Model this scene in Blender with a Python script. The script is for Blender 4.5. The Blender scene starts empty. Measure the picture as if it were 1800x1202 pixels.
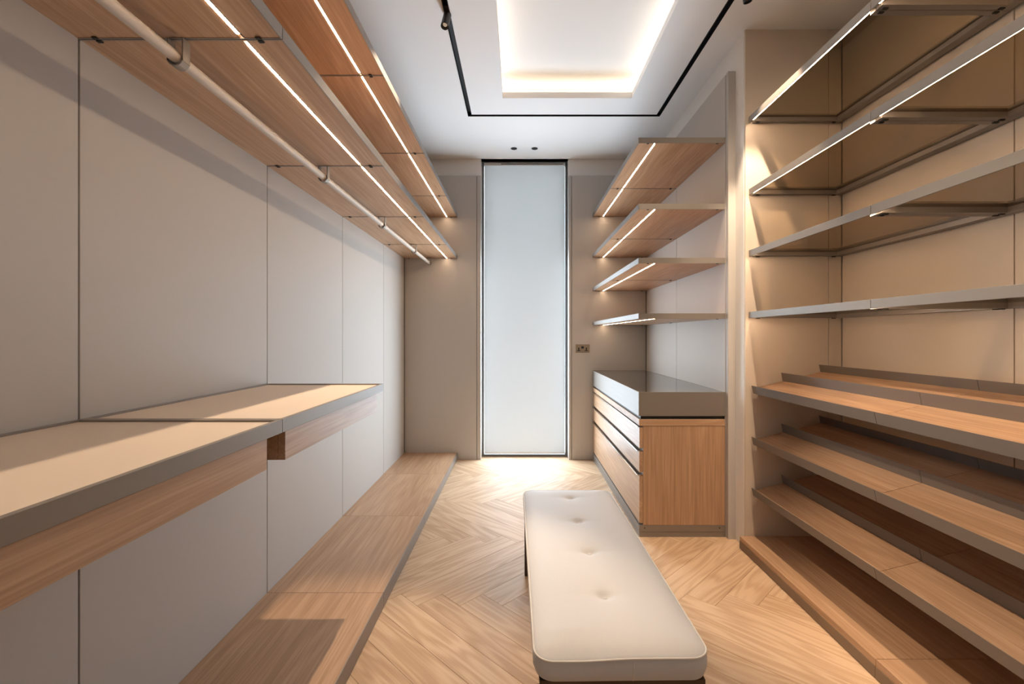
import bpy, bmesh, math, random
from mathutils import Vector, Matrix

random.seed(7)
scene = bpy.context.scene
COL = scene.collection

# ------------------------------------------------------------------ camera
CAM_H = 1.30
FPX = 825.0
cam_d = bpy.data.cameras.new('camera')
cam_d.sensor_width = 36.0
cam_d.lens = FPX / 1800.0 * 36.0
cam_d.shift_x = -12.0 / 1800.0
cam_d.shift_y = -11.0 / 1800.0
cam_d.clip_start = 0.02
cam = bpy.data.objects.new('camera', cam_d)
cam.location = (0, 0, CAM_H)
cam.rotation_euler = (math.pi / 2, 0, 0)
COL.objects.link(cam)
scene.camera = cam

# ------------------------------------------------------------------ world, sun, exposure
SKY = (0.80, 0.90, 1.0)
SKY_STRENGTH = 5.3
world = bpy.data.worlds.new('overcast_sky')
scene.world = world
world.use_nodes = True
bg = world.node_tree.nodes['Background']
bg.inputs['Color'].default_value = (*SKY, 1)
bg.inputs['Strength'].default_value = SKY_STRENGTH

sun_d = bpy.data.lights.new('hazy_sun', 'SUN')
sun_d.energy = 26.0
sun_d.angle = math.radians(7)
sun_d.color = (1.0, 0.98, 0.96)
sun_o = bpy.data.objects.new('hazy_sun', sun_d)
sun_o.location = (0, 9, 8)
sun_o.rotation_euler = (math.radians(-30), 0, 0)      # 60 degrees high, shining in from beyond the window
COL.objects.link(sun_o)

WINDOW_FILL_W = 49.0
WINDOW_FILL_SHEEN_W = 22.0
SHELF_LED = 40.0
GLASS_LED = 52.0
COVE_LED = 17.0
SPOT_W = 180.0
LED_COL = (1.0, 0.73, 0.50)

scene.view_settings.view_transform = 'Standard'
scene.view_settings.look = 'None'
scene.view_settings.exposure = 0.25
scene.view_settings.gamma = 1.0
scene.view_settings.use_curve_mapping = False
scene.cycles.max_bounces = 8
scene.cycles.diffuse_bounces = 5
scene.cycles.glossy_bounces = 4
scene.cycles.transparent_max_bounces = 12
scene.cycles.sample_clamp_indirect = 6.0
scene.cycles.caustics_reflective = False
scene.cycles.caustics_refractive = False

# ------------------------------------------------------------------ room numbers (metres; camera at x=y=0 looks along +y)
LW = -1.20          # face of the panels on the left wall
BW = 4.92           # face of the panels on the window wall
CE = 3.175          # ceiling
PT = 2.98           # top of the wall panels
RB = -1.30          # wall behind the camera
RWP = 1.335         # face of the panels behind the drawer unit
RWD = 1.385         # plaster face above them
AE = 2.875          # end wall of the right alcove
AB = 1.979          # back wall of the right alcove
YJ = [4.915, 4.164, 3.195, 2.239, 1.281, 0.324]   # joints of the left run
SF = -0.645         # front of the left run
CF = 0.778          # front of the drawer unit
CN = 3.033          # near end of the drawer unit

# added unseen lamps just inside the blind, standing in for stronger daylight
for nm, watts, gl in (('window_fill_lamp', WINDOW_FILL_W, False), ('window_fill_sheen_lamp', WINDOW_FILL_SHEEN_W, True)):
    dl = bpy.data.lights.new(nm, 'AREA')
    dl.shape = 'RECTANGLE'
    dl.size = 0.84
    dl.size_y = 2.0
    dl.energy = watts
    dl.color = (0.72, 0.87, 1.0)
    dlo = bpy.data.objects.new(nm, dl)
    dlo.location = (0.067, 5.015 if gl else 5.03, 1.10)
    dlo.rotation_euler = (-math.pi / 2, 0, 0)
    dlo.visible_camera = False
    dlo.visible_glossy = gl
    COL.objects.link(dlo)


# ------------------------------------------------------------------ materials
def mat_base(name):
    m = bpy.data.materials.new(name)
    m.use_nodes = True
    nt = m.node_tree
    p = nt.nodes['Principled BSDF']
    return m, nt, p


def plain(name, col, rough=0.5, metal=0.0, bump=0.0, bscale=400, vary=0.03, spec=0.5):
    m, nt, p = mat_base(name)
    N, L = nt.nodes, nt.links
    tc = N.new('ShaderNodeTexCoord')
    nz = N.new('ShaderNodeTexNoise')
    nz.inputs['Scale'].default_value = 1.7
    nz.inputs['Detail'].default_value = 3
    L.new(tc.outputs['Object'], nz.inputs['Vector'])
    mx = N.new('ShaderNodeMix')
    mx.data_type = 'RGBA'
    mx.inputs[6].default_value = (*[c * (1 - vary) for c in col], 1)
    mx.inputs[7].default_value = (*[min(1, c * (1 + vary)) for c in col], 1)
    L.new(nz.outputs['Fac'], mx.inputs[0])
    L.new(mx.outputs[2], p.inputs['Base Color'])
    p.inputs['Roughness'].default_value = rough
    p.inputs['Metallic'].default_value = metal
    p.inputs['Specular IOR Level'].default_value = spec
    if bump > 0:
        n2 = N.new('ShaderNodeTexNoise')
        n2.inputs['Scale'].default_value = bscale
        n2.inputs['Detail'].default_value = 2
        L.new(tc.outputs['Object'], n2.inputs['Vector'])
        b = N.new('ShaderNodeBump')
        b.inputs['Strength'].default_value = bump
        b.inputs['Distance'].default_value = 0.002
        L.new(n2.outputs['Fac'], b.inputs['Height'])
        L.new(b.outputs['Normal'], p.inputs['Normal'])
    return m


def brushed(name, col, axis, rough=0.34, metal=0.85):
    """Anodised metal with faint brushing along one axis."""
    m, nt, p = mat_base(name)
    N, L = nt.nodes, nt.links
    tc = N.new('ShaderNodeTexCoord')
    mp = N.new('ShaderNodeMapping')
    s = [260.0, 260.0, 260.0]
    s[axis] = 3.0
    mp.inputs['Scale'].default_value = s
    L.new(tc.outputs['Object'], mp.inputs['Vector'])
    nz = N.new('ShaderNodeTexNoise')
    nz.inputs['Scale'].default_value = 1.0
    nz.inputs['Detail'].default_value = 2
    L.new(mp.outputs['Vector'], nz.inputs['Vector'])
    mr = N.new('ShaderNodeMapRange')
    mr.inputs['To Min'].default_value = rough - 0.05
    mr.inputs['To Max'].default_value = rough + 0.07
    L.new(nz.outputs['Fac'], mr.inputs['Value'])
    L.new(mr.outputs['Result'], p.inputs['Roughness'])
    p.inputs['Base Color'].default_value = (*col, 1)
    p.inputs['Metallic'].default_value = metal
    return m


def wood(name, axis, dark, mid, light, rough=0.42, ring=9.0, across=9.0, along=0.55, ringamt=0.16, fine=0.85, tone=0.0, spec=0.5, slow=0.5):
    """Wood grain running along one local axis; every object starts at its own place in the log."""
    m, nt, p = mat_base(name)
    N, L = nt.nodes, nt.links
    tc = N.new('ShaderNodeTexCoord')
    oi = N.new('ShaderNodeObjectInfo')
    cmb = N.new('ShaderNodeCombineXYZ')
    for i, k in enumerate((37.0, 91.0, 53.0)):
        mu = N.new('ShaderNodeMath')
        mu.operation = 'MULTIPLY'
        mu.inputs[1].default_value = k
        L.new(oi.outputs['Random'], mu.inputs[0])
        L.new(mu.outputs[0], cmb.inputs[i])
    ad = N.new('ShaderNodeVectorMath')
    ad.operation = 'ADD'
    L.new(tc.outputs['Object'], ad.inputs[0])
    L.new(cmb.outputs[0], ad.inputs[1])

    def noise(sal, sac, detail, dist):
        mp = N.new('ShaderNodeMapping')
        s = [sac] * 3
        s[axis] = sal
        mp.inputs['Scale'].default_value = s
        L.new(ad.outputs[0], mp.inputs['Vector'])
        nz = N.new('ShaderNodeTexNoise')
        nz.inputs['Scale'].default_value = 1.0
        nz.inputs['Detail'].default_value = detail
        nz.inputs['Distortion'].default_value = dist
        L.new(mp.outputs['Vector'], nz.inputs['Vector'])
        return nz
    n1 = noise(along, across, 2, 0.25)
    n2 = noise(3.0, 170.0, 3, 0.0)
    # growth rings from the slow noise
    m1 = N.new('ShaderNodeMath'); m1.operation = 'MULTIPLY'; m1.inputs[1].default_value = ring * 6.283
    L.new(n1.outputs['Fac'], m1.inputs[0])
    m2 = N.new('ShaderNodeMath'); m2.operation = 'SINE'
    L.new(m1.outputs[0], m2.inputs[0])
    m3 = N.new('ShaderNodeMapRange')
    m3.inputs['From Min'].default_value = -1
    m3.inputs['From Max'].default_value = 1
    L.new(m2.outputs[0], m3.inputs['Value'])
    # sum
    a1 = N.new('ShaderNodeMath'); a1.operation = 'MULTIPLY'; a1.inputs[1].default_value = ringamt
    L.new(m3.outputs[0], a1.inputs[0])
    a2 = N.new('ShaderNodeMath'); a2.operation = 'MULTIPLY_ADD'
    a2.inputs[1].default_value = fine
    L.new(n2.outputs['Fac'], a2.inputs[0]); L.new(a1.outputs[0], a2.inputs[2])
    a3 = N.new('ShaderNodeMath'); a3.operation = 'MULTIPLY_ADD'
    a3.inputs[1].default_value = slow
    L.new(n1.outputs['Fac'], a3.inputs[0]); L.new(a2.outputs[0], a3.inputs[2])
    a4 = N.new('ShaderNodeMath'); a4.operation = 'MULTIPLY_ADD'
    a4.inputs[1].default_value = tone
    L.new(oi.outputs['Random'], a4.inputs[0]); L.new(a3.outputs[0], a4.inputs[2])
    tot = 0.5 * ringamt + 0.5 * fine + 0.5 * slow + 0.5 * tone
    cr = N.new('ShaderNodeValToRGB')
    e = cr.color_ramp.elements
    e[0].position = max(0.0, tot - 0.33); e[0].color = (*dark, 1)
    e[1].position = min(1.0, tot + 0.33); e[1].color = (*light, 1)
    k = cr.color_ramp.elements.new(tot); k.color = (*mid, 1)
    L.new(a4.outputs[0], cr.inputs['Fac'])
    L.new(cr.outputs['Color'], p.inputs['Base Color'])
    p.inputs['Roughness'].default_value = rough
    p.inputs['Specular IOR Level'].default_value = spec
    b = N.new('ShaderNodeBump')
    b.inputs['Strength'].default_value = 0.12
    b.inputs['Distance'].default_value = 0.001
    L.new(n2.outputs['Fac'], b.inputs['Height'])
    L.new(b.outputs['Normal'], p.inputs['Normal'])
    return m


def emit(name, col, strength):
    m = bpy.data.materials.new(name)
    m.use_nodes = True
    nt = m.node_tree
    nt.nodes.clear()
    o = nt.nodes.new('ShaderNodeOutputMaterial')
    e = nt.nodes.new('ShaderNodeEmission')
    e.inputs['Color'].default_value = (*col, 1)
    e.inputs['Strength'].default_value = strength
    nt.links.new(e.outputs[0], o.inputs['Surface'])
    return m


def smoked_glass(name, tint):
    m = bpy.data.materials.new(name)
    m.use_nodes = True
    nt = m.node_tree
    nt.nodes.clear()
    N, L = nt.nodes, nt.links
    o = N.new('ShaderNodeOutputMaterial')
    t = N.new('ShaderNodeBsdfTransparent'); t.inputs['Color'].default_value = (*tint, 1)
    g = N.new('ShaderNodeBsdfGlossy'); g.inputs['Roughness'].default_value = 0.03
    f = N.new('ShaderNodeFresnel'); f.inputs['IOR'].default_value = 1.5
    x = N.new('ShaderNodeMixShader')
    ge = N.new('ShaderNodeNewGeometry')
    iv = N.new('ShaderNodeMath'); iv.operation = 'SUBTRACT'; iv.inputs[0].default_value = 1.0
    L.new(ge.outputs['Backfacing'], iv.inputs[1])
    mf = N.new('ShaderNodeMath'); mf.operation = 'MULTIPLY'
    L.new(f.outputs[0], mf.inputs[0]); L.new(iv.outputs[0], mf.inputs[1])
    L.new(mf.outputs[0], x.inputs[0]); L.new(t.outputs[0], x.inputs[1]); L.new(g.outputs[0], x.inputs[2])
    L.new(x.outputs[0], o.inputs['Surface'])
    return m


def blind_fabric(name):
    m = bpy.data.materials.new(name)
    m.use_nodes = True
    nt = m.node_tree
    nt.nodes.clear()
    N, L = nt.nodes, nt.links
    o = N.new('ShaderNodeOutputMaterial')
    tc = N.new('ShaderNodeTexCoord')
    nz = N.new('ShaderNodeTexNoise'); nz.inputs['Scale'].default_value = 900
    L.new(tc.outputs['Object'], nz.inputs['Vector'])
    cr = N.new('ShaderNodeMapRange'); cr.inputs['To Min'].default_value = 0.96; cr.inputs['To Max'].default_value = 1.0
    L.new(nz.outputs['Fac'], cr.inputs['Value'])
    hs = N.new('ShaderNodeVectorMath'); hs.operation = 'SCALE'; hs.inputs[0].default_value = (0.62, 0.63, 0.64)
    L.new(cr.outputs['Result'], hs.inputs['Scale'])
    t = N.new('ShaderNodeBsdfTranslucent')
    d = N.new('ShaderNodeBsdfDiffuse')
    L.new(hs.outputs[0], t.inputs['Color']); L.new(hs.outputs[0], d.inputs['Color'])
    x = N.new('ShaderNodeMixShader'); x.inputs[0].default_value = 0.55
    L.new(t.outputs[0], x.inputs[1]); L.new(d.outputs[0], x.inputs[2])
    L.new(x.outputs[0], o.inputs['Surface'])
    return m


M = {}
M['lacquer'] = plain('greige_lacquer_panel', (0.47, 0.44, 0.41), rough=0.55, vary=0.015)
M['joint'] = plain('dark_joint', (0.05, 0.04, 0.035), rough=0.8)
M['plaster'] = plain('white_plaster', (0.80, 0.77, 0.735), rough=0.75, vary=0.01, bump=0.05)
M['alcove'] = plain('pale_beige_panel', (0.66, 0.565, 0.465), rough=0.5, vary=0.015)
M['ceiling'] = plain('ceiling_white_paint', (0.90, 0.90, 0.90), rough=0.8, vary=0.01)
M['metal'] = brushed('champagne_anodised_metal', (0.275, 0.245, 0.22), 1, rough=0.42, metal=0.5)
M['metal_x'] = brushed('champagne_anodised_metal_cross', (0.275, 0.245, 0.22), 0, rough=0.42, metal=0.5)
M['steel'] = brushed('polished_handle_metal', (0.62, 0.60, 0.58), 1, rough=0.2, metal=1.0)
M['bronze'] = brushed('bronze_shoe_rail', (0.20, 0.175, 0.155), 1, rough=0.45, metal=0.4)
oak = ((0.32, 0.185, 0.10), (0.43, 0.262, 0.155), (0.52, 0.335, 0.21))
M['oak_y'] = wood('oak_veneer_lengthwise', 1, *oak)
M['oak_satin'] = wood('oak_veneer_satin', 1, *oak, rough=0.38, spec=0.9)
M['oak_x'] = wood('oak_veneer_crosswise', 0, *oak)
M['oak_z'] = wood('oak_veneer_upright', 2, *oak, across=14)
fl = ((0.41, 0.265, 0.16), (0.515, 0.352, 0.225), (0.59, 0.42, 0.28))
M['floor'] = wood('floor_oak', 0, *fl, rough=0.48, ring=9, across=7.5, along=0.9, ringamt=0.30, fine=0.55, tone=0.24, spec=0.17)
M['subfloor'] = plain('subfloor_gap', (0.12, 0.08, 0.05), rough=0.9)
M['black'] = plain('matt_black', (0.012, 0.012, 0.013), rough=0.45)
M['dark'] = plain('dark_recess', (0.02, 0.018, 0.016), rough=0.7)
M['leather'] = plain('beige_leather_inlay', (0.68, 0.57, 0.47), rough=0.5, bump=0.15, bscale=700)
M['upholstery'] = plain('cream_leather', (0.61, 0.605, 0.61), rough=0.6, bump=0.25, bscale=520, vary=0.02)
M['plinth_brown'] = plain('brown_plinth_metal', (0.20, 0.135, 0.085), rough=0.5)
M['piping'] = plain('cream_piping', (0.72, 0.68, 0.63), rough=0.6)
M['legmetal'] = brushed('dark_bronze_leg', (0.10, 0.075, 0.055), 2, rough=0.4, metal=0.8)
M['smoked_top'] = plain('bronze_lacobel_glass', (0.065, 0.052, 0.043), rough=0.06, vary=0.0, spec=0.8)
M['frame'] = plain('grey_window_frame', (0.10, 0.105, 0.11), rough=0.4)
M['brass'] = brushed('antique_brass', (0.34, 0.275, 0.205), 0, rough=0.4, metal=0.9)
M['rod'] = plain('champagne_powder_coat', (0.50, 0.44, 0.385), rough=0.45)
M['led'] = emit('warm_led', LED_COL, SHELF_LED)
M['led_glass'] = emit('warm_led_fine', LED_COL, GLASS_LED)
M['led_cove'] = emit('warm_led_cove', (1.0, 0.80, 0.58), COVE_LED)
M['lens'] = emit('spot_lens', (1.0, 0.74, 0.5), 0.35)
M['smoked'] = smoked_glass('bronze_smoked_glass', (0.56, 0.50, 0.42))
M['pane'] = smoked_glass('clear_pane', (0.93, 0.95, 0.95))
M['blind'] = blind_fabric('blind_fabric')
M['blind_bar'] = plain('blind_bar', (0.7, 0.71, 0.72), rough=0.5)
M['outside'] = plain('pale_terrace_stone', (0.7, 0.7, 0.68), rough=0.8)


# ------------------------------------------------------------------ mesh helpers
class MB:
    def __init__(self):
        self.bm = bmesh.new()

    def box(self, x0, x1, y0, y1, z0, z1, bev=0.0):
        r = bmesh.ops.create_cube(self.bm, size=1.0)
        vs = r['verts']
        for v in vs:
            v.co = Vector((x0 + (v.co.x + .5) * (x1 - x0), y0 + (v.co.y + .5) * (y1 - y0), z0 + (v.co.z + .5) * (z1 - z0)))
        if bev > 0:
            es = list({e for v in vs for e in v.link_edges})
            bmesh.ops.bevel(self.bm, geom=es, offset=bev, segments=1, profile=0.5, affect='EDGES')
        return self

    def prism_y(self, poly, y0, y1):
        """polygon in x,z swept along y"""
        a = [self.bm.verts.new((x, y0, z)) for x, z in poly]
        b = [self.bm.verts.new((x, y1, z)) for x, z in poly]
        n = len(poly)
        self.bm.faces.new(a[::-1]); self.bm.faces.new(b)
        for i in range(n):
            self.bm.faces.new((a[i], a[(i + 1) % n], b[(i + 1) % n], b[i]))
        return self

    def ring(self, o, i, z0, z1):
        """flat rectangular ring: o, i = (x0,x1,y0,y1)"""
        self.box(o[0], o[1], o[2], i[2], z0, z1)
        self.box(o[0], o[1], i[3], o[3], z0, z1)
        self.box(o[0], i[0], i[2], i[3], z0, z1)
        self.box(i[1], o[1], i[2], i[3], z0, z1)
        return self

    def tube(self, p0, p1, r, seg=24, r1=None, caps=True):
        p0, p1 = Vector(p0), Vector(p1)
        d = (p1 - p0)
        q = Vector((0, 0, 1)).rotation_difference(d.normalized()).to_matrix().to_4x4()
        mt = Matrix.Translation((p0 + p1) / 2) @ q
        bmesh.ops.create_cone(self.bm, cap_ends=caps, segments=seg, radius1=r, radius2=r if r1 is None else r1, depth=d.length, matrix=mt)
        return self

    def path(self, pts, r, seg=8, closed=False):
        n = len(pts)
        rings = []
        for k in range(n):
            p = Vector(pts[k])
            a = Vector(pts[(k - 1) % n] if closed or k > 0 else pts[k])
            b = Vector(pts[(k + 1) % n] if closed or k < n - 1 else pts[k])
            t = (b - a).normalized()
            up = Vector((0, 0, 1)) if abs(t.z) < 0.9 else Vector((1, 0, 0))
            s = t.cross(up).normalized()
            u = s.cross(t).normalized()
            rings.append([self.bm.verts.new(p + s * (r * math.cos(2 * math.pi * j / seg)) + u * (r * math.sin(2 * math.pi * j / seg))) for j in range(seg)])
        m = n if closed else n - 1
        for k in range(m):
            A, B = rings[k], rings[(k + 1) % n]
            for j in range(seg):
                self.bm.faces.new((A[j], A[(j + 1) % seg], B[(j + 1) % seg], B[j]))
        if not closed:
            self.bm.faces.new(rings[0]); self.bm.faces.new(rings[-1][::-1])
        return self

    def build(self, name, mat, parent=None, origin=(0, 0, 0), smooth=False, mats=None):
        o3 = Vector(origin)
        for v in self.bm.verts:
            v.co -= o3
        bmesh.ops.recalc_face_normals(self.bm, faces=self.bm.faces[:])
        me = bpy.data.meshes.new(name)
        self.bm.to_mesh(me)
        self.bm.free()
        if smooth:
            for p in me.polygons:
                p.use_smooth = True
        me.materials.append(M[mat])
        ob = bpy.data.objects.new(name, me)
        COL.objects.link(ob)
        if parent is not None:
            ob.parent = parent
        else:
            ob.location = o3
        return ob


def B(*a, **k):
    return MB().box(*a, **k)


def thing(name, label, cat, loc, group=None, rotz=0.0):
    o = bpy.data.objects.new(name, None)
    o.empty_display_size = 0.05
    o.location = loc
    o.rotation_euler = (0, 0, rotz)
    COL.objects.link(o)
    o['label'] = label
    o['category'] = cat
    if group:
        o['group'] = group
    return o


def tag(o, label, cat, group=None):
    o['label'] = label
    o['category'] = cat
    if group:
        o['group'] = group
    return o


def struct(o, label=None):
    o['kind'] = 'structure'
    if label:
        o['label'] = label
    return o


def auto_smooth(ob, ang=35):
    for p in ob.data.polygons:
        p.use_smooth = True
    try:
        ob.data.set_sharp_from_angle(angle=math.radians(ang))
    except Exception:
        pass


# ------------------------------------------------------------------ floor: herringbone planks
floor = struct(B(-1.4, 2.2, RB - 0.1, 5.16, -0.06, -0.012).build('floor', 'subfloor'), 'light oak herringbone floor between the fitted units')
PW, PL = 0.145, 0.976
FX0, FX1, FY0, FY1 = -0.66, 1.385, -1.28, 5.10
OX, OY = -0.49, 2.26
s2 = math.sqrt(0.5)


def plank(p0, p1, q0, q1, horizontal):
    cp, cq = (p0 + p1) / 2, (q0 + q1) / 2
    cx, cy = OX + (cp + cq) * s2, OY + (cq - cp) * s2
    if cx < FX0 - 0.7 or cx > FX1 + 0.7 or cy < FY0 - 0.7 or cy > FY1 + 0.7:
        return
    ang = -math.pi / 4 if horizontal else math.pi / 4
    bm = bmesh.new()
    g = 0.0004
    r = bmesh.ops.create_cube(bm, size=1.0)
    for v in r['verts']:
        v.co = Vector((v.co.x * (PL - 2 * g), v.co.y * (PW - 2 * g), -0.007 + v.co.z * 0.014))
    es = [e for e in bm.edges if all(v.co.z > -0.001 for v in e.verts)]
    bmesh.ops.bevel(bm, geom=es, offset=0.0008, segments=1, affect='EDGES')
    R = Matrix.Rotation(-ang, 3, 'Z')
    for wn, wp in (((1, 0, 0), (FX1, 0, 0)), ((-1, 0, 0), (FX0, 0, 0)), ((0, 1, 0), (0, FY1, 0)), ((0, -1, 0), (0, FY0, 0))):
        n = R @ Vector(wn)
        co = R @ (Vector(wp) - Vector((cx, cy, 0)))
        res = bmesh.ops.bisect_plane(bm, geom=bm.verts[:] + bm.edges[:] + bm.faces[:], plane_co=co, plane_no=n, clear_outer=True)
        eds = [e for e in res['geom_cut'] if isinstance(e, bmesh.types.BMEdge)]
        if eds:
            try:
                bmesh.ops.contextual_create(bm, geom=eds)
            except Exception:
                pass
    if len(bm.faces) < 4:
        bm.free()
        return
    me = bpy.data.meshes.new('plank')
    bm.to_mesh(me)
    bm.free()
    me.materials.append(M['floor'])
    o = bpy.data.objects.new('plank', me)
    o.location = (cx, cy, 0)
    o.rotation_euler = (0, 0, ang)
    o.parent = floor
    COL.objects.link(o)


for c in range(-6, 7):
    bp, bq = c * PL, -c * PL
    for k in range(-16, 24):
        kw = k * PW
        plank(bp + kw, bp + kw + PL, bq + kw, bq + kw + PW, True)
        plank(bp + kw + PL, bp + kw + PL + PW, bq + kw + PW - PL, bq + kw + PW, False)

# ------------------------------------------------------------------ walls
J = 0.0025
wl = struct(B(-1.40, LW - 0.022, RB - 0.1, 5.2, -0.05, 3.6).build('wall_left', 'plaster'), 'left wall clad in tall greige panels')
MB().box(LW - 0.0215, LW - 0.012, RB, 4.98, 0, PT - 0.01).build('panel_backing', 'joint', wl)
lj = [4.914, 4.164, 3.195, 2.239, 1.281, 0.324, -0.633, RB + 0.001]
for i in range(len(lj) - 1):
    B(LW - 0.012, LW, lj[i + 1] + J, lj[i] - J, 0.0, PT, bev=0.001).build('panel', 'lacquer', wl)

WX0, WX1 = -0.40, 0.525
wb = MB()
wb.box(-1.40, WX0, 4.98, 5.20, -0.05, 3.6)
wb.box(WX1, 2.2, 4.98, 5.20, -0.05, 3.6)
wb.box(WX0, WX1, 4.98, 5.20, CE, 3.6)
wb = struct(wb.build('wall_back', 'plaster'), 'far wall with a tall narrow window between greige panels')
B(LW - 0.012, WX0 - 0.002, BW + 0.012, 4.979, 0, PT - 0.004).build('panel_backing', 'joint', wb)
B(WX1 + 0.002, RWP + 0.04, BW + 0.012, 4.979, 0, PT - 0.004).build('panel_backing', 'joint', wb)
B(LW + 0.004, -0.4435, BW, BW + 0.012, 0.0, PT, bev=0.001).build('panel', 'lacquer', wb)
B(-0.4385, WX0, BW, BW + 0.06, 0.0, PT, bev=0.001).build('panel', 'lacquer', wb)
B(0.5565, RWP - 0.004, BW, BW + 0.012, 0.0, PT, bev=0.001).build('panel', 'lacquer', wb)
B(WX1, 0.5515, BW, BW + 0.06, 0.0, PT, bev=0.001).build('panel', 'lacquer', wb)

wr = struct(B(RWD, 1.53, AE + 0.014, 5.2, -0.05, 3.6).build('wall_right', 'plaster'), 'right plaster wall above and beside the panelled drawer niche')
B(RWP + 0.012, RWD, 3.03, 4.98, 0, PT).build('panel_backing', 'joint', wr)
for a, b in ((3.976, 4.914), (CN, 3.976)):
    B(RWP, RWP + 0.012, a + J, b - J, 0.0, PT + 0.006, bev=0.001).build('panel', 'lacquer', wr)
B(RWP + 0.002, 1.40, 2.997, CN - 0.004, 0.0, PT + 0.01, bev=0.0015).build('end_post', 'lacquer', wr)

# right alcove: end wall, back wall
we = struct(B(RWD + 0.05, 2.15, AE + 0.014, AE + 0.12, -0.05, 3.6).build('wall_alcove_end', 'plaster'), 'pale end wall of the right shelf alcove')
B(RWD + 0.002, 1.8965, AE, AE + 0.0135, 0.0, CE, bev=0.0008).build('panel', 'alcove', we)
B(1.899, AB - 0.003, AE, AE + 0.0135, 0.0, CE, bev=0.0008).build('panel', 'alcove', we)
wa = struct(B(AB + 0.014, 2.15, RB - 0.1, AE + 0.02, -0.05, 3.6).build('wall_alcove_back', 'joint'), 'beige panelled back wall behind the shoe shelves')
aj = [AE - 0.001, 1.875, 0.875, -0.125, RB]
for i in range(len(aj) - 1):
    B(AB, AB + 0.012, aj[i + 1] + J, aj[i] - J, 0.0, CE, bev=0.001).build('panel', 'alcove', wa)
struct(B(-1.4, 2.2, RB - 0.12, RB, -0.05, 3.6).build('wall_front', 'plaster'), 'plain wall behind the viewpoint')

# ------------------------------------------------------------------ ceiling with track slot and cove
TR_O = (-0.4345, 1.2045, 0.05, 4.0145)      # outer edge of the track slot
TR_I = (-0.3995, 1.1695, 0.085, 3.9795)     # inner edge
CV = (-0.1275, 0.894, 0.40, 3.705)          # cove opening
CVO = (-0.27, 1.036, 0.26, 3.845)           # cove cavity
cm = MB()
cm.ring((-1.4, 2.2, RB - 0.1, 5.2), TR_O, CE, CE + 0.15)
cm.ring(TR_I, CVO, CE, CE + 0.15)
cm.ring(CVO, CV, CE, CE + 0.047)
cm.box(-1.4, 2.2, RB - 0.1, 5.2, CE + 0.15, CE + 0.21)
ceiling = struct(cm.build('ceiling', 'ceiling'), 'white ceiling with a glowing recessed tray')

zt = CE + 0.0475
lc = MB()
lc.ring((CVO[0] + 0.025, CVO[1] - 0.025, CVO[2] + 0.025, CVO[3] - 0.025), (CVO[0] + 0.037, CVO[1] - 0.037, CVO[2] + 0.037, CVO[3] - 0.037), zt, zt + 0.004)
tag(lc.build('cove_light', 'led_cove'), 'warm light strip hidden on the ledge of the ceiling tray', 'light')

# black track set into the ceiling
tr = thing('track_light_rail', 'black recessed track running around the ceiling tray', 'light track', (0.4, 2.0, CE))
def ring_bars(o, i):
    return ((o[0], o[1], o[2], i[2]), (o[0], o[1], i[3], o[3]), (o[0], i[0], i[2], i[3]), (i[1], o[1], i[2], i[3]))


def inset(r, d):
    return (r[0] + d, r[1] - d, r[2] + d, r[3] - d)


to, ti = inset(TR_O, 0.0005), inset(TR_I, -0.0005)
for nm, o, i, z0, z1 in (('channel_top', to, ti, CE + 0.035, CE + 0.04),
                         ('channel_side', to, inset(to, 0.0025), CE - 0.001, CE + 0.035),
                         ('channel_side', inset(ti, -0.0025), ti, CE - 0.001, CE + 0.035)):
    for x0, x1, y0, y1 in ring_bars(o, i):
        MB().box(x0, x1, y0, y1, z0, z1).build(nm, 'black', tr, (0.4, 2.0, CE))


def spot(loc, target, watts, label, size=70, blend=0.6):
    x, y = loc
    t = thing('track_spotlight', label, 'spotlight', (x, y, CE), 'spotlights on the black ceiling track')
    org = (x, y, CE)
    MB().box(x - 0.0135, x + 0.0135, y - 0.05, y + 0.05, CE + 0.002, CE + 0.034).build('adapter', 'black', t, org)
    piv = Vector((x, y, CE - 0.03))
    MB().tube((x, y, CE + 0.002), piv, 0.006, 12).build('stem', 'black', t, org, smooth=False)
    d = (Vector(target) - piv).normalized()
    a = piv - d * 0.028
    b = piv + d * 0.092
    body = MB()
    q = Vector((0, 0, 1)).rotation_difference(d).to_matrix()
    prof = [(0.0, 0.0), (0.019, 0.0), (0.0225, 0.004), (0.0225, 0.118), (0.021, 0.120), (0.0195, 0.120), (0.0165, 0.100), (0.0, 0.100)]
    rings = []
    for r, h in prof:
        if r == 0:
            rings.append([body.bm.verts.new(a + q @ Vector((0, 0, h)))])
        else:
            rings.append([body.bm.verts.new(a + q @ Vector((r * math.cos(2 * math.pi * k / 32), r * math.sin(2 * math.pi * k / 32), h))) for k in range(32)])
    for A, C in zip(rings, rings[1:]):
        for k in range(32):
            k2 = (k + 1) % 32
            if len(A) == 1:
                body.bm.faces.new((A[0], C[k], C[k2]))
            elif len(C) == 1:
                body.bm.faces.new((A[k], A[k2], C[0]))
            else:
                body.bm.faces.new((A[k], A[k2], C[k2], C[k]))
    bo = body.build('lamp_body', 'black', t, org)
    auto_smooth(bo)
    MB().tube(a + d * 0.1005, a + d * 0.1025, 0.0125, 24).build('lens', 'lens', t, org)
    ld = bpy.data.lights.new('spot_lamp', 'SPOT')
    ld.energy = watts
    ld.color = (1.0, 0.77, 0.54)
    ld.spot_size = math.radians(size)
    ld.spot_blend = blend
    ld.shadow_soft_size = 0.012
    lo = bpy.data.objects.new('spot_lamp', ld)
    lo.parent = t
    lo.location = (a + d * 0.122) - Vector(org)
    lo.rotation_euler = (-d).to_track_quat('Z', 'Y').to_euler()
    COL.objects.link(lo)


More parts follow.
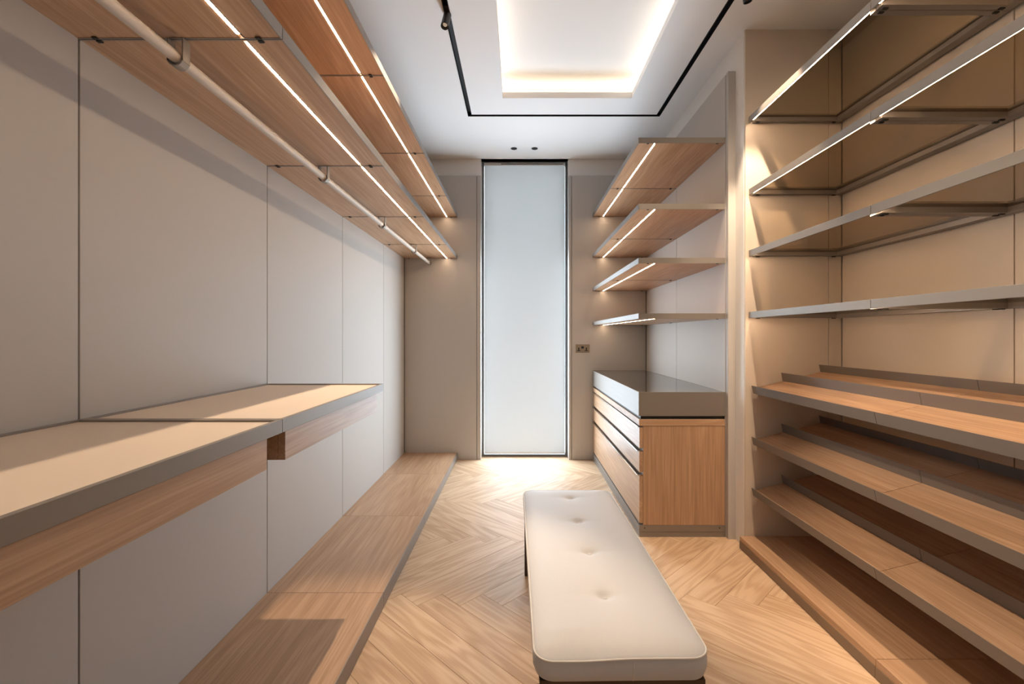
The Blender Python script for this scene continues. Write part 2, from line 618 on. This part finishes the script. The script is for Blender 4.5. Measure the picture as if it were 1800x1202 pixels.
spot((-0.417, 2.72), (-0.58, 1.62, 1.07), SPOT_W * 1.1, 'black cylinder spotlight on the ceiling track, above the left shelves', size=50, blend=0.5)
spot((1.187, 2.46), (1.64, 2.72, 1.0), SPOT_W * 0.85, 'black cylinder spotlight on the right track, cut by the top edge of the photo', size=56, blend=0.4)
spot((-0.417, 1.30), (1.70, 1.6, 0.66), SPOT_W * 1.25, 'added unseen black spotlight on the left track, lighting the shoe shelves', size=38, blend=0.8)  # lamp out of view, added to light the shoe shelves
spot((1.187, 0.95), (1.75, 1.75, 1.9), SPOT_W * 0.35, 'added unseen black spotlight on the right track, lighting the near glass shelves', size=110)  # another added lamp out of view, brightens the near glass shelves

for i, x in enumerate((-0.049, 0.158)):
    y = 4.70
    t = thing('recessed_downlight', ('small black ceiling downlight before the window, the left of the pair', 'small black ceiling downlight before the window, the right of the pair')[i], 'downlight', (x, y, CE), 'small black downlights by the window')
    m = MB()
    m.tube((x, y, CE - 0.003), (x, y, CE - 0.0002), 0.032, 32)
    m.build('bezel', 'black', t, (x, y, CE))
    MB().tube((x, y, CE - 0.0045), (x, y, CE - 0.003), 0.02, 24).build('lens', 'dark', t, (x, y, CE))

# ------------------------------------------------------------------ window, blind, outside
GX0, GX1 = WX0 + 0.004, WX1 - 0.004
FB, FT = 0.0, CE - 0.004
win = struct(thing('window_1', 'tall narrow floor to ceiling window', 'window', (0.067, 5.08, 0)))
del win['category']
org = (0.067, 5.08, 0)
fw = 0.022
MB().box(GX0, GX0 + fw, 5.045, 5.10, FB, FT, bev=0.001).build('frame_stile', 'frame', win, org)
MB().box(GX1 - fw, GX1, 5.045, 5.10, FB, FT, bev=0.001).build('frame_stile', 'frame', win, org)
MB().box(GX0 + fw, GX1 - fw, 5.045, 5.10, FB, FB + 0.024, bev=0.001).build('sill_rail', 'frame', win, org)
MB().box(GX0 + fw, GX1 - fw, 5.045, 5.10, FT - 0.007, FT, bev=0.001).build('head_rail', 'frame', win, org)
MB().box(GX0 + fw, GX1 - fw, 5.086, 5.092, FB + 0.024, FT - 0.007).build('pane', 'pane', win, org)

bl = thing('roller_blind', 'white translucent roller blind drawn down over the tall window', 'blind', (0.067, 5.06, 0.03))
org = (0.067, 5.06, 0.03)
bx0, bx1 = GX0 + fw + 0.004, GX1 - fw - 0.004
MB().box(bx0, bx1, 5.0590, 5.0598, 0.045, FT - 0.034).build('fabric', 'blind', bl, org)
MB().box(bx0, bx1, 5.056, 5.063, 0.030, 0.045, bev=0.002).build('hem_bar', 'blind_bar', bl, org)
MB().box(bx0, bx1, 5.048, 5.078, FT - 0.040, FT - 0.0085, bev=0.002).build('cassette', 'blind_bar', bl, org)
MB().box(bx0 + 0.18, bx1 - 0.02, 5.0465, 5.0478, FT - 0.028, FT - 0.021).build('slot', 'dark', bl, org)

struct(B(-3, 3, 5.2, 7.02, 3.22, 3.42).build('trim_shade_slab', 'outside'), 'added unseen slab outside, shading the upper part of the blind')  # added out of view to keep the sun off the upper blind
struct(B(-3, 3, 5.21, 9, -0.12, -0.02).build('trim_terrace', 'outside'), 'pale terrace outside the window')


# ------------------------------------------------------------------ timber shelves with a light strip
def timber_shelf(xb, xf, y0, y1, z, label, group, name='wall_shelf', clips=True, back=None):
    """xb = wall side, xf = front; z = underside."""
    H = 0.036
    s = 1 if xf > xb else -1
    g = 0.0012
    y0, y1 = y0 + g, y1 - g
    org = ((xb + xf) / 2, (y0 + y1) / 2, z)
    t = thing(name, label, 'shelf', org, group)

    def bx(mb, xa, xc, *r, **k):
        return mb.box(min(xa, xc), max(xa, xc), *r, **k)
    led0, led1 = xf - s * 0.100, xf - s * 0.112
    e = 0.004
    m = MB()
    bx(m, xb, led1, y0 + e, y1 - e, z + 0.0015, z + H - 0.0015)
    bx(m, led0, xf - s * e, y0 + e, y1 - e, z + 0.0015, z + H - 0.0015)
    bx(m, led1, led0, y0 + e, y1 - e, z + 0.010, z + H - 0.0015)
    m.build('board', 'oak_y', t, org)
    bx(MB(), xf - s * e, xf, y0, y1, z, z + H, bev=0.0006).build('front_edge', 'metal', t, org)
    for ya, yb in ((y0, y0 + e), (y1 - e, y1)):
        bx(MB(), xb, xf - s * e, ya, yb, z, z + H).build('end_edge', 'metal_x', t, org)
    # light strip in its groove, with a dark channel wall on the front side
    bx(MB(), led1 + s * 0.0006, led0 - s * 0.0030, y0 + 0.022, y1 - 0.022, z + 0.0002, z + 0.0095).build('light_strip', 'led', t, org)
    bx(MB(), led0 - s * 0.0028, led0 - s * 0.0002, y0 + e, y1 - e, z + 0.001, z + 0.0095).build('light_channel', 'dark', t, org)
    if clips:
        for xc in (xf - s * 0.062, xb + s * 0.050):
            for yc in (y0 + 0.006, y1 - 0.006):
                bx(MB(), xc - 0.007, xc + 0.007, yc - 0.005, yc + 0.005, z - 0.003, z + 0.0014, bev=0.0006).build('clip', 'dark', t, org)
    return t


pos = ['at the window end', 'second from the window wall', 'third from the window wall', 'fourth from the window wall', 'nearest the viewer']
for z, nm, gp in ((2.540, 'upper left wooden shelf length with light strip', 'upper left shelf run'), (2.108, 'left wooden shelf length above the hanging rail', 'lower left shelf run')):
    for i in range(5):
        timber_shelf(LW, SF, YJ[i + 1], YJ[i], z, nm + ', ' + pos[i], gp)
rz = [(2.545, 'top'), (2.118, 'second'), (1.768, 'third'), (1.409, 'lowest')]
for z, nm in rz:
    for i, (a, b) in enumerate(((CN, 3.976), (3.976, 4.915))):
        timber_shelf(RWP, CF - 0.004, a, b, z, '%s wooden shelf over the drawer unit, %s' % (nm, ('the near half', 'the half by the window wall')[i]), 'shelves over the drawer unit')

# hanging rail
org = (-0.93, 2.6, 2.055)
t = thing('clothes_rail', 'long round champagne clothes rail hung below the left shelf', 'clothes rail', org)
o = MB().tube((-0.93, 0.33, 2.055), (-0.93, 4.895, 2.055), 0.0155, 32).build('rod', 'rod', t, org)
auto_smooth(o)
for y in (0.34, 1.283, 2.241, 3.197, 4.166, 4.86):
    h = MB()
    w = 0.0035
    h.box(-0.93 - 0.022, -0.93 - 0.022 + w, y - 0.014, y + 0.014, 2.045, 2.106)
    h.box(-0.93 + 0.022 - w, -0.93 + 0.022, y - 0.014, y + 0.014, 2.045, 2.106)
    n = 12
    for k in range(n):      # the strap that carries the rod from below
        a0 = math.pi + math.pi * k / n
        a1 = math.pi + math.pi * (k + 1) / n
        quad = []
        for yy in (y - 0.014, y + 0.014):
            for r, aa in ((0.0187, a0), (0.022, a0), (0.022, a1), (0.0187, a1)):
                quad.append(h.bm.verts.new((-0.93 + r * math.cos(aa), yy, 2.052 + r * math.sin(aa))))
        f = [(0, 1, 2, 3), (7, 6, 5, 4), (0, 4, 5, 1), (1, 5, 6, 2), (2, 6, 7, 3), (3, 7, 4, 0)]
        for ff in f:
            h.bm.faces.new([quad[q] for q in ff])
    h.build('bracket', 'metal_x', t, org)

# ------------------------------------------------------------------ floating counters on the left
DT = 1.072
for i, (a, b, d0, d1) in enumerate(((1.281, 2.239, 1.300, 2.140), (0.324, 1.281, 0.366, 1.206))):
    lab = ('floating beige-topped counter on the left wall, the far one', 'floating beige-topped counter on the left wall, the near one at the photo edge')[i]
    org = (-0.92, (a + b) / 2, DT - 0.036)
    t = thing('floating_counter', lab, 'counter', org, 'floating counters with beige tops')
    a, b = a + 0.0012, b - 0.0012
    m = MB()
    m.ring((LW, SF, a, b), (LW + 0.012, SF - 0.012, a + 0.012, b - 0.012), DT - 0.036, DT)
    m.build('frame', 'metal', t, org)
    MB().box(LW + 0.012, SF - 0.012, a + 0.012, b - 0.012, DT - 0.034, DT - 0.005).build('top_inlay', 'leather', t, org)
    dr = MB().box(LW + 0.01, SF - 0.022, d0, d1, 0.956, DT - 0.0365).build('drawer_box', 'oak_y', t, org)
    MB().box(SF - 0.0215, SF - 0.002, d0, d1, 0.956, DT - 0.0365, bev=0.0008).build('drawer_front', 'oak_satin', dr, org)

# ------------------------------------------------------------------ low platform along the left wall
for i in range(4):
    a, b = YJ[i + 1] + 0.001, YJ[i] - 0.001
    org = (-0.92, (a + b) / 2, 0)
    t = thing('low_platform', 'low wooden platform section on the floor at left, ' + pos[i] if i < 3 else 'low wooden platform section on the floor at left, nearest the viewer', 'platform', org, 'left floor platform')
    MB().box(LW + 0.001, SF - 0.004, a, b, 0.045, 0.075).build('deck', 'oak_y', t, org)
    MB().box(SF - 0.004, SF, a, b, 0.003, 0.0755, bev=0.0006).build('front_edge', 'metal', t, org)
    MB().box(LW + 0.02, SF - 0.0045, a, b, 0.0, 0.045).build('plinth', 'dark', t, org)

# ------------------------------------------------------------------ drawer unit and worktop on the right
org = ((CF + RWP) / 2, 3.95, 0)
t = thing('drawer_unit', 'long low oak drawer unit with three wide drawers, right of the bench', 'drawer unit', org)
yE = 4.914
MB().box(CF + 0.026, RWP - 0.002, CN + 0.002, yE, 0.076, 0.716).build('carcass', 'oak_z', t, org)
MB().box(CF, RWP - 0.002, CN, yE, 0.7175, 0.760, bev=0.0008).build('top_rail', 'oak_x', t, org)
MB().box(CF + 0.012, RWP - 0.002, CN + 0.012, yE, 0.7605, 0.781).build('shadow_gap', 'black', t, org)
p = MB()
p.box(CF, RWP - 0.002, CN, yE, 0.0, 0.031)
p.box(CF + 0.002, RWP - 0.002, CN + 0.002, yE, 0.031, 0.034)
p.box(CF, RWP - 0.002, CN, yE, 0.034, 0.075)
pl = p.build('plinth', 'metal_x', t, org)
for x in (CF + 0.035, RWP - 0.038):
    MB().tube((x, CN + 0.001, 0.058), (x, CN - 0.0012, 0.058), 0.004, 12).build('screw', 'black', pl, org)
for z0, z1 in ((0.572, 0.7155), (0.416, 0.559), (0.088, 0.403)):
    d = MB().box(CF + 0.002, CF + 0.0245, CN + 0.003, yE, z0, z1 - 0.008, bev=0.0008).build('drawer', 'oak_satin', t, org)
    h = MB()
    h.box(CF - 0.011, CF + 0.024, CN + 0.002, yE, z1 - 0.0045, z1 - 0.0015)
    h.box(CF - 0.011, CF - 0.009, CN + 0.002, yE, z1 - 0.010, z1 - 0.0045)
    h.build('handle', 'steel', d, org)

org = ((CF + RWP) / 2, 3.95, 0.781)
t = thing('worktop', 'thick champagne worktop with a dark glossy glass top on the drawer unit', 'worktop', org)
m = MB()
m.ring((CF - 0.004, RWP - 0.001, CN - 0.002, yE), (CF + 0.002, RWP - 0.007, CN + 0.004, yE - 0.006), 0.7815, 0.936)
m.box(CF + 0.002, RWP - 0.007, CN + 0.004, yE - 0.006, 0.7815, 0.785)
m.build('side_panel', 'metal', t, org)
MB().box(CF + 0.0022, RWP - 0.0072, CN + 0.0042, yE - 0.0062, 0.925, 0.9345).build('glass_top', 'smoked_top', t, org)

# double socket on the far wall
org = (0.669, BW, 1.167)
t = thing('wall_socket', 'antique brass double wall socket right of the window', 'socket', org)
MB().box(0.596, 0.742, BW - 0.005, BW, 1.124, 1.210, bev=0.0015).build('plate', 'brass', t, org)
for x in (0.628, 0.707):
    u = MB()
    u.box(x - 0.006, x + 0.006, BW - 0.0058, BW - 0.0048, 1.150, 1.176)
    u.box(x - 0.0175, x + 0.0175, BW - 0.0058, BW - 0.0048, 1.140, 1.149)
    u.build('pin_holes', 'black', t, org)
MB().box(0.6545, 0.6805, BW - 0.0085, BW - 0.0048, 1.166, 1.190, bev=0.001).build('switch', 'black', t, org)

# ------------------------------------------------------------------ smoked glass shelves in the alcove
GF = 1.405
for z, nm in ((2.600, 'top'), (2.158, 'second'), (1.784, 'third'), (1.408, 'lowest')):
    for i, (a, b) in enumerate(((1.875, 2.868), (0.875, 1.875))):
        lab = '%s smoked glass shelf in the right alcove, %s' % (nm, ('far length by the end wall', 'near length at the photo edge')[i])
        org = ((GF + AB) / 2, (a + b) / 2, z)
        t = thing('glass_shelf', lab, 'shelf', org, 'smoked glass shelves in the right alcove')
        a, b = a + 0.0012, b - 0.0012
        xb = AB - 0.012
        H = 0.037
        m = MB()
        m.box(GF, GF + 0.005, a, b, z, z + H, bev=0.0006)
        m.build('front_edge', 'metal', t, org)
        MB().box(GF + 0.0052, GF + 0.022, a, b, z + 0.009, z + H - 0.001).build('front_rail', 'metal', t, org)
        MB().box(GF + 0.0062, GF + 0.0135, a + 0.02, b - 0.03, z + 0.0045, z + 0.0088).build('light_strip', 'led_glass', t, org)
        MB().box(GF + 0.022, xb - 0.046, a, a + 0.030, z, z + H - 0.001).build('side_rail', 'metal_x', t, org)
        MB().box(GF + 0.022, xb - 0.046, b - 0.030, b, z, z + H - 0.001).build('side_rail', 'metal_x', t, org)
        MB().box(xb - 0.046, xb, a, b, z, z + H - 0.001).build('back_rail', 'metal', t, org)
        MB().box(xb, AB - 0.0005, a + 0.06, b - 0.06, z + 0.008, z + 0.028).build('wall_bracket', 'dark', t, org)
        MB().box(GF + 0.022, xb - 0.046, a + 0.030, b - 0.030, z + 0.022, z + 0.030).build('glass_panel', 'smoked', t, org)
        for xc in (GF + 0.050, xb - 0.050):
            for yc in (a + 0.010, b - 0.010):
                MB().box(xc - 0.010, xc + 0.010, yc - 0.006, yc + 0.006, z - 0.004, z - 0.0001, bev=0.0006).build('clip', 'dark', t, org)

# ------------------------------------------------------------------ tilted shoe shelves
SX0 = 1.428


def shoe_z(x, z0):
    return z0 + 0.25 * (x - SX0)


for zt_, nm in ((0.996, 'top'), (0.685, 'middle'), (0.374, 'lowest')):
    zw = zt_ - 0.019          # wood surface at the front
    for i, (a, b) in enumerate(((1.875, 2.864), (0.875, 1.875))):
        lab = '%s tilted shoe shelf with metal lips, %s' % (nm, ('far length by the end wall', 'near length at the photo edge')[i])
        org = (1.64, (a + b) / 2, zw)
        t = thing('shoe_shelf', lab, 'shoe shelf', org, 'tilted shoe shelves in the right alcove')
        a, b = a + 0.0012, b - 0.0012
        xe = 1.862
        poly = [(SX0, shoe_z(SX0, zw)), (xe, shoe_z(xe, zw)), (xe + 0.006, shoe_z(xe, zw) - 0.026), (SX0 + 0.006, shoe_z(SX0, zw) - 0.026)]
        MB().prism_y(poly, a, b).build('board', 'oak_y', t, org)
        # lips: leaning blades
        top, bot = zt_, zt_ - 0.0485
        MB().prism_y([(SX0 - 0.009, top), (SX0 - 0.006, top), (SX0 + 0.005, bot), (SX0 + 0.002, bot)], a, b).build('front_lip', 'bronze', t, org)
        blades = [(1.610, 0.056)]
        if nm != 'lowest':
            blades.append((1.840, 0.048))
        for bx_, hh in blades:
            zb = shoe_z(bx_, zw) - 0.004
            MB().prism_y([(bx_ - 0.010, zb + hh), (bx_ - 0.007, zb + hh), (bx_ + 0.004, zb), (bx_ + 0.001, zb)], a, b).build('heel_lip', 'bronze', t, org)
        for yy in (a + 0.12, b - 0.12):
            zc = shoe_z(xe, zw)
            MB().box(xe - 0.05, AB - 0.0005, yy - 0.010, yy + 0.010, zc - 0.045, zc - 0.032).build('wall_bracket', 'dark', t, org)

# plinth under the shoe shelves
for i, (a, b) in enumerate(((1.779, 2.873), (0.78, 1.779))):
    org = (1.66, (a + b) / 2, 0)
    t = thing('low_platform', 'low wooden platform under the shoe shelves, ' + ('far section', 'near section in the photo corner')[i], 'platform', org, 'right floor platform')
    a, b = a + 0.001, b - 0.001
    MB().box(1.352, AB - 0.001, a, b, 0.047, 0.075, bev=0.001).build('deck', 'oak_y', t, org)
    MB().box(1.350, 1.360, a, b, 0.003, 0.0465, bev=0.0006).build('front_edge', 'plinth_brown', t, org)
    MB().box(1.361, AB - 0.01, a + 0.001, b - 0.001, 0.0, 0.0465).build('plinth', 'dark', t, org)

# ------------------------------------------------------------------ bench
BXc, BY0, BY1, BWid = 0.268, 1.235, 2.575, 0.466
ZS = 0.450      # seam height
byc = (BY0 + BY1) / 2
bench = thing('upholstered_bench', 'long cream leather bench with a row of buttons, in the middle of the floor', 'bench', (BXc, byc, 0), rotz=math.radians(0.7))
ha, hb = BWid / 2, (BY1 - BY0) / 2
btn = [Vector((0.004, y - byc)) for y in (1.508, 1.812, 2.112, 2.418)]


RC = 0.052


def sdf(x, y):
    """distance inside the rounded rectangle of the seat (positive inside) and the outward normal"""
    qx, qy = abs(x) - (ha - RC), abs(y) - (hb - RC)
    if qx > 0 and qy > 0:
        h = math.hypot(qx, qy)
        nx, ny = qx / h, qy / h
        d = RC - h
    elif qx - 0 > qy:
        nx, ny, d = 1.0, 0.0, RC - qx
    else:
        nx, ny, d = 0.0, 1.0, RC - qy
    return d, math.copysign(nx, x), math.copysign(ny, y)


def seat_xy(i, j, nx, ny):
    x = -ha + 2 * ha * i / nx
    y = -hb + 2 * hb * j / ny
    a, b = (abs(x) - (ha - RC)) / RC, (abs(y) - (hb - RC)) / RC
    if a > 0 and b > 0:
        k = max(a, b) / math.hypot(a, b)
        x = math.copysign(ha - RC + a * k * RC, x)
        y = math.copysign(hb - RC + b * k * RC, y)
    return x, y


def seam_z(x, y):
    """the front seam dips a little towards the left corner"""
    z = ZS
    if y < 0:
        z += -0.006 * max(0.0, min(1.0, (0.02 - x) / 0.12)) * max(0.0, min(1.0, (-y - hb + 0.10) / 0.08))
    return z


cu = MB()
NX, NY = 54, 150
grid = []
for i in range(NX + 1):
    col_ = []
    for j in range(NY + 1):
        x, y = seat_xy(i, j, NX, NY)
        d, _, _ = sdf(x, y)
        d = max(0.0, d)
        z = seam_z(x, y) + 0.020 * (1 - math.exp(-d / 0.035))
        for bq in btn:
            dx, dy = x - bq.x, y - bq.y
            rr = math.hypot(dx * 0.85, dy)
            z -= 0.0105 * math.exp(-(rr / 0.018) ** 2) + 0.0045 * math.exp(-(rr / 0.06) ** 2)
            z -= 0.0009 * math.exp(-(dy / 0.016) ** 2) * math.exp(-(dx / 0.11) ** 2)
        col_.append(cu.bm.verts.new((x, y, z)))
    grid.append(col_)
for i in range(NX):
    for j in range(NY):
        cu.bm.faces.new((grid[i][j], grid[i + 1][j], grid[i + 1][j + 1], grid[i][j + 1]))
loop = [(i, 0) for i in range(NX)] + [(NX, j) for j in range(NY)] + [(i, NY) for i in range(NX, 0, -1)] + [(0, j) for j in range(NY, 0, -1)]
edge_pts = []
for i, j in loop:
    x, y = seat_xy(i, j, NX, NY)
    _, nx_, ny_ = sdf(x, y)
    edge_pts.append((x, y, nx_, ny_))
prev = [grid[i][j] for i, j in loop]
n = len(loop)
for grow, dz in ((0.002, -0.004), (0.005, -0.022), (0.004, -0.040), (-0.003, -0.060), (-0.012, -0.066), (-0.030, -0.066)):
    cur = [cu.bm.verts.new((x + nx_ * grow, y + ny_ * grow, seam_z(x, y) * 0.0 + ZS + dz + (seam_z(x, y) - ZS) * max(0.0, 1 + dz / 0.066))) for x, y, nx_, ny_ in edge_pts]
    for k in range(n):
        cu.bm.faces.new((prev[k], cur[k], cur[(k + 1) % n], prev[(k + 1) % n]))
    prev = cur
cu.bm.faces.new(prev)
co = cu.build('cushion', 'upholstery', bench)
auto_smooth(co, 50)
MB().path([(x, y, seam_z(x, y) + 0.0005) for x, y in [(ex + enx * 0.002, ey + eny * 0.002) for ex, ey, enx, eny in edge_pts]], 0.0027, 8, closed=True).build('piping', 'piping', bench, smooth=True)
for x in (0.0,):
    MB().path([(0.025, -hb - 0.0025, ZS - 0.006), (0.025, -hb - 0.0055, ZS - 0.022), (0.025, -hb - 0.0045, ZS - 0.040), (0.025, -hb + 0.0025, ZS - 0.060)], 0.0009, 6).build('seam', 'piping', bench)
for bq in btn:
    bmb = MB()
    bmesh.ops.create_uvsphere(bmb.bm, u_segments=20, v_segments=10, radius=0.0095, matrix=Matrix.Translation((bq.x, bq.y, ZS + 0.0045)) @ Matrix.Diagonal((1, 1, 0.42, 1)))
    bmb.build('button', 'upholstery', bench, smooth=True)
fr = MB()
fr.ring((-ha + 0.012, ha - 0.012, -hb + 0.012, hb - 0.012), (-ha + 0.034, ha - 0.034, -hb + 0.034, hb - 0.034), ZS - 0.088, ZS - 0.0655)
fr.build('base_frame', 'legmetal', bench)
for sx in (-1, 1):
    for sy in (-1, 1):
        x, y = sx * (ha - 0.020), sy * (hb - 0.020)
        MB().box(x - 0.016, x + 0.016, y - 0.016, y + 0.016, 0.0, ZS - 0.0885, bev=0.002).build('leg', 'legmetal', bench)
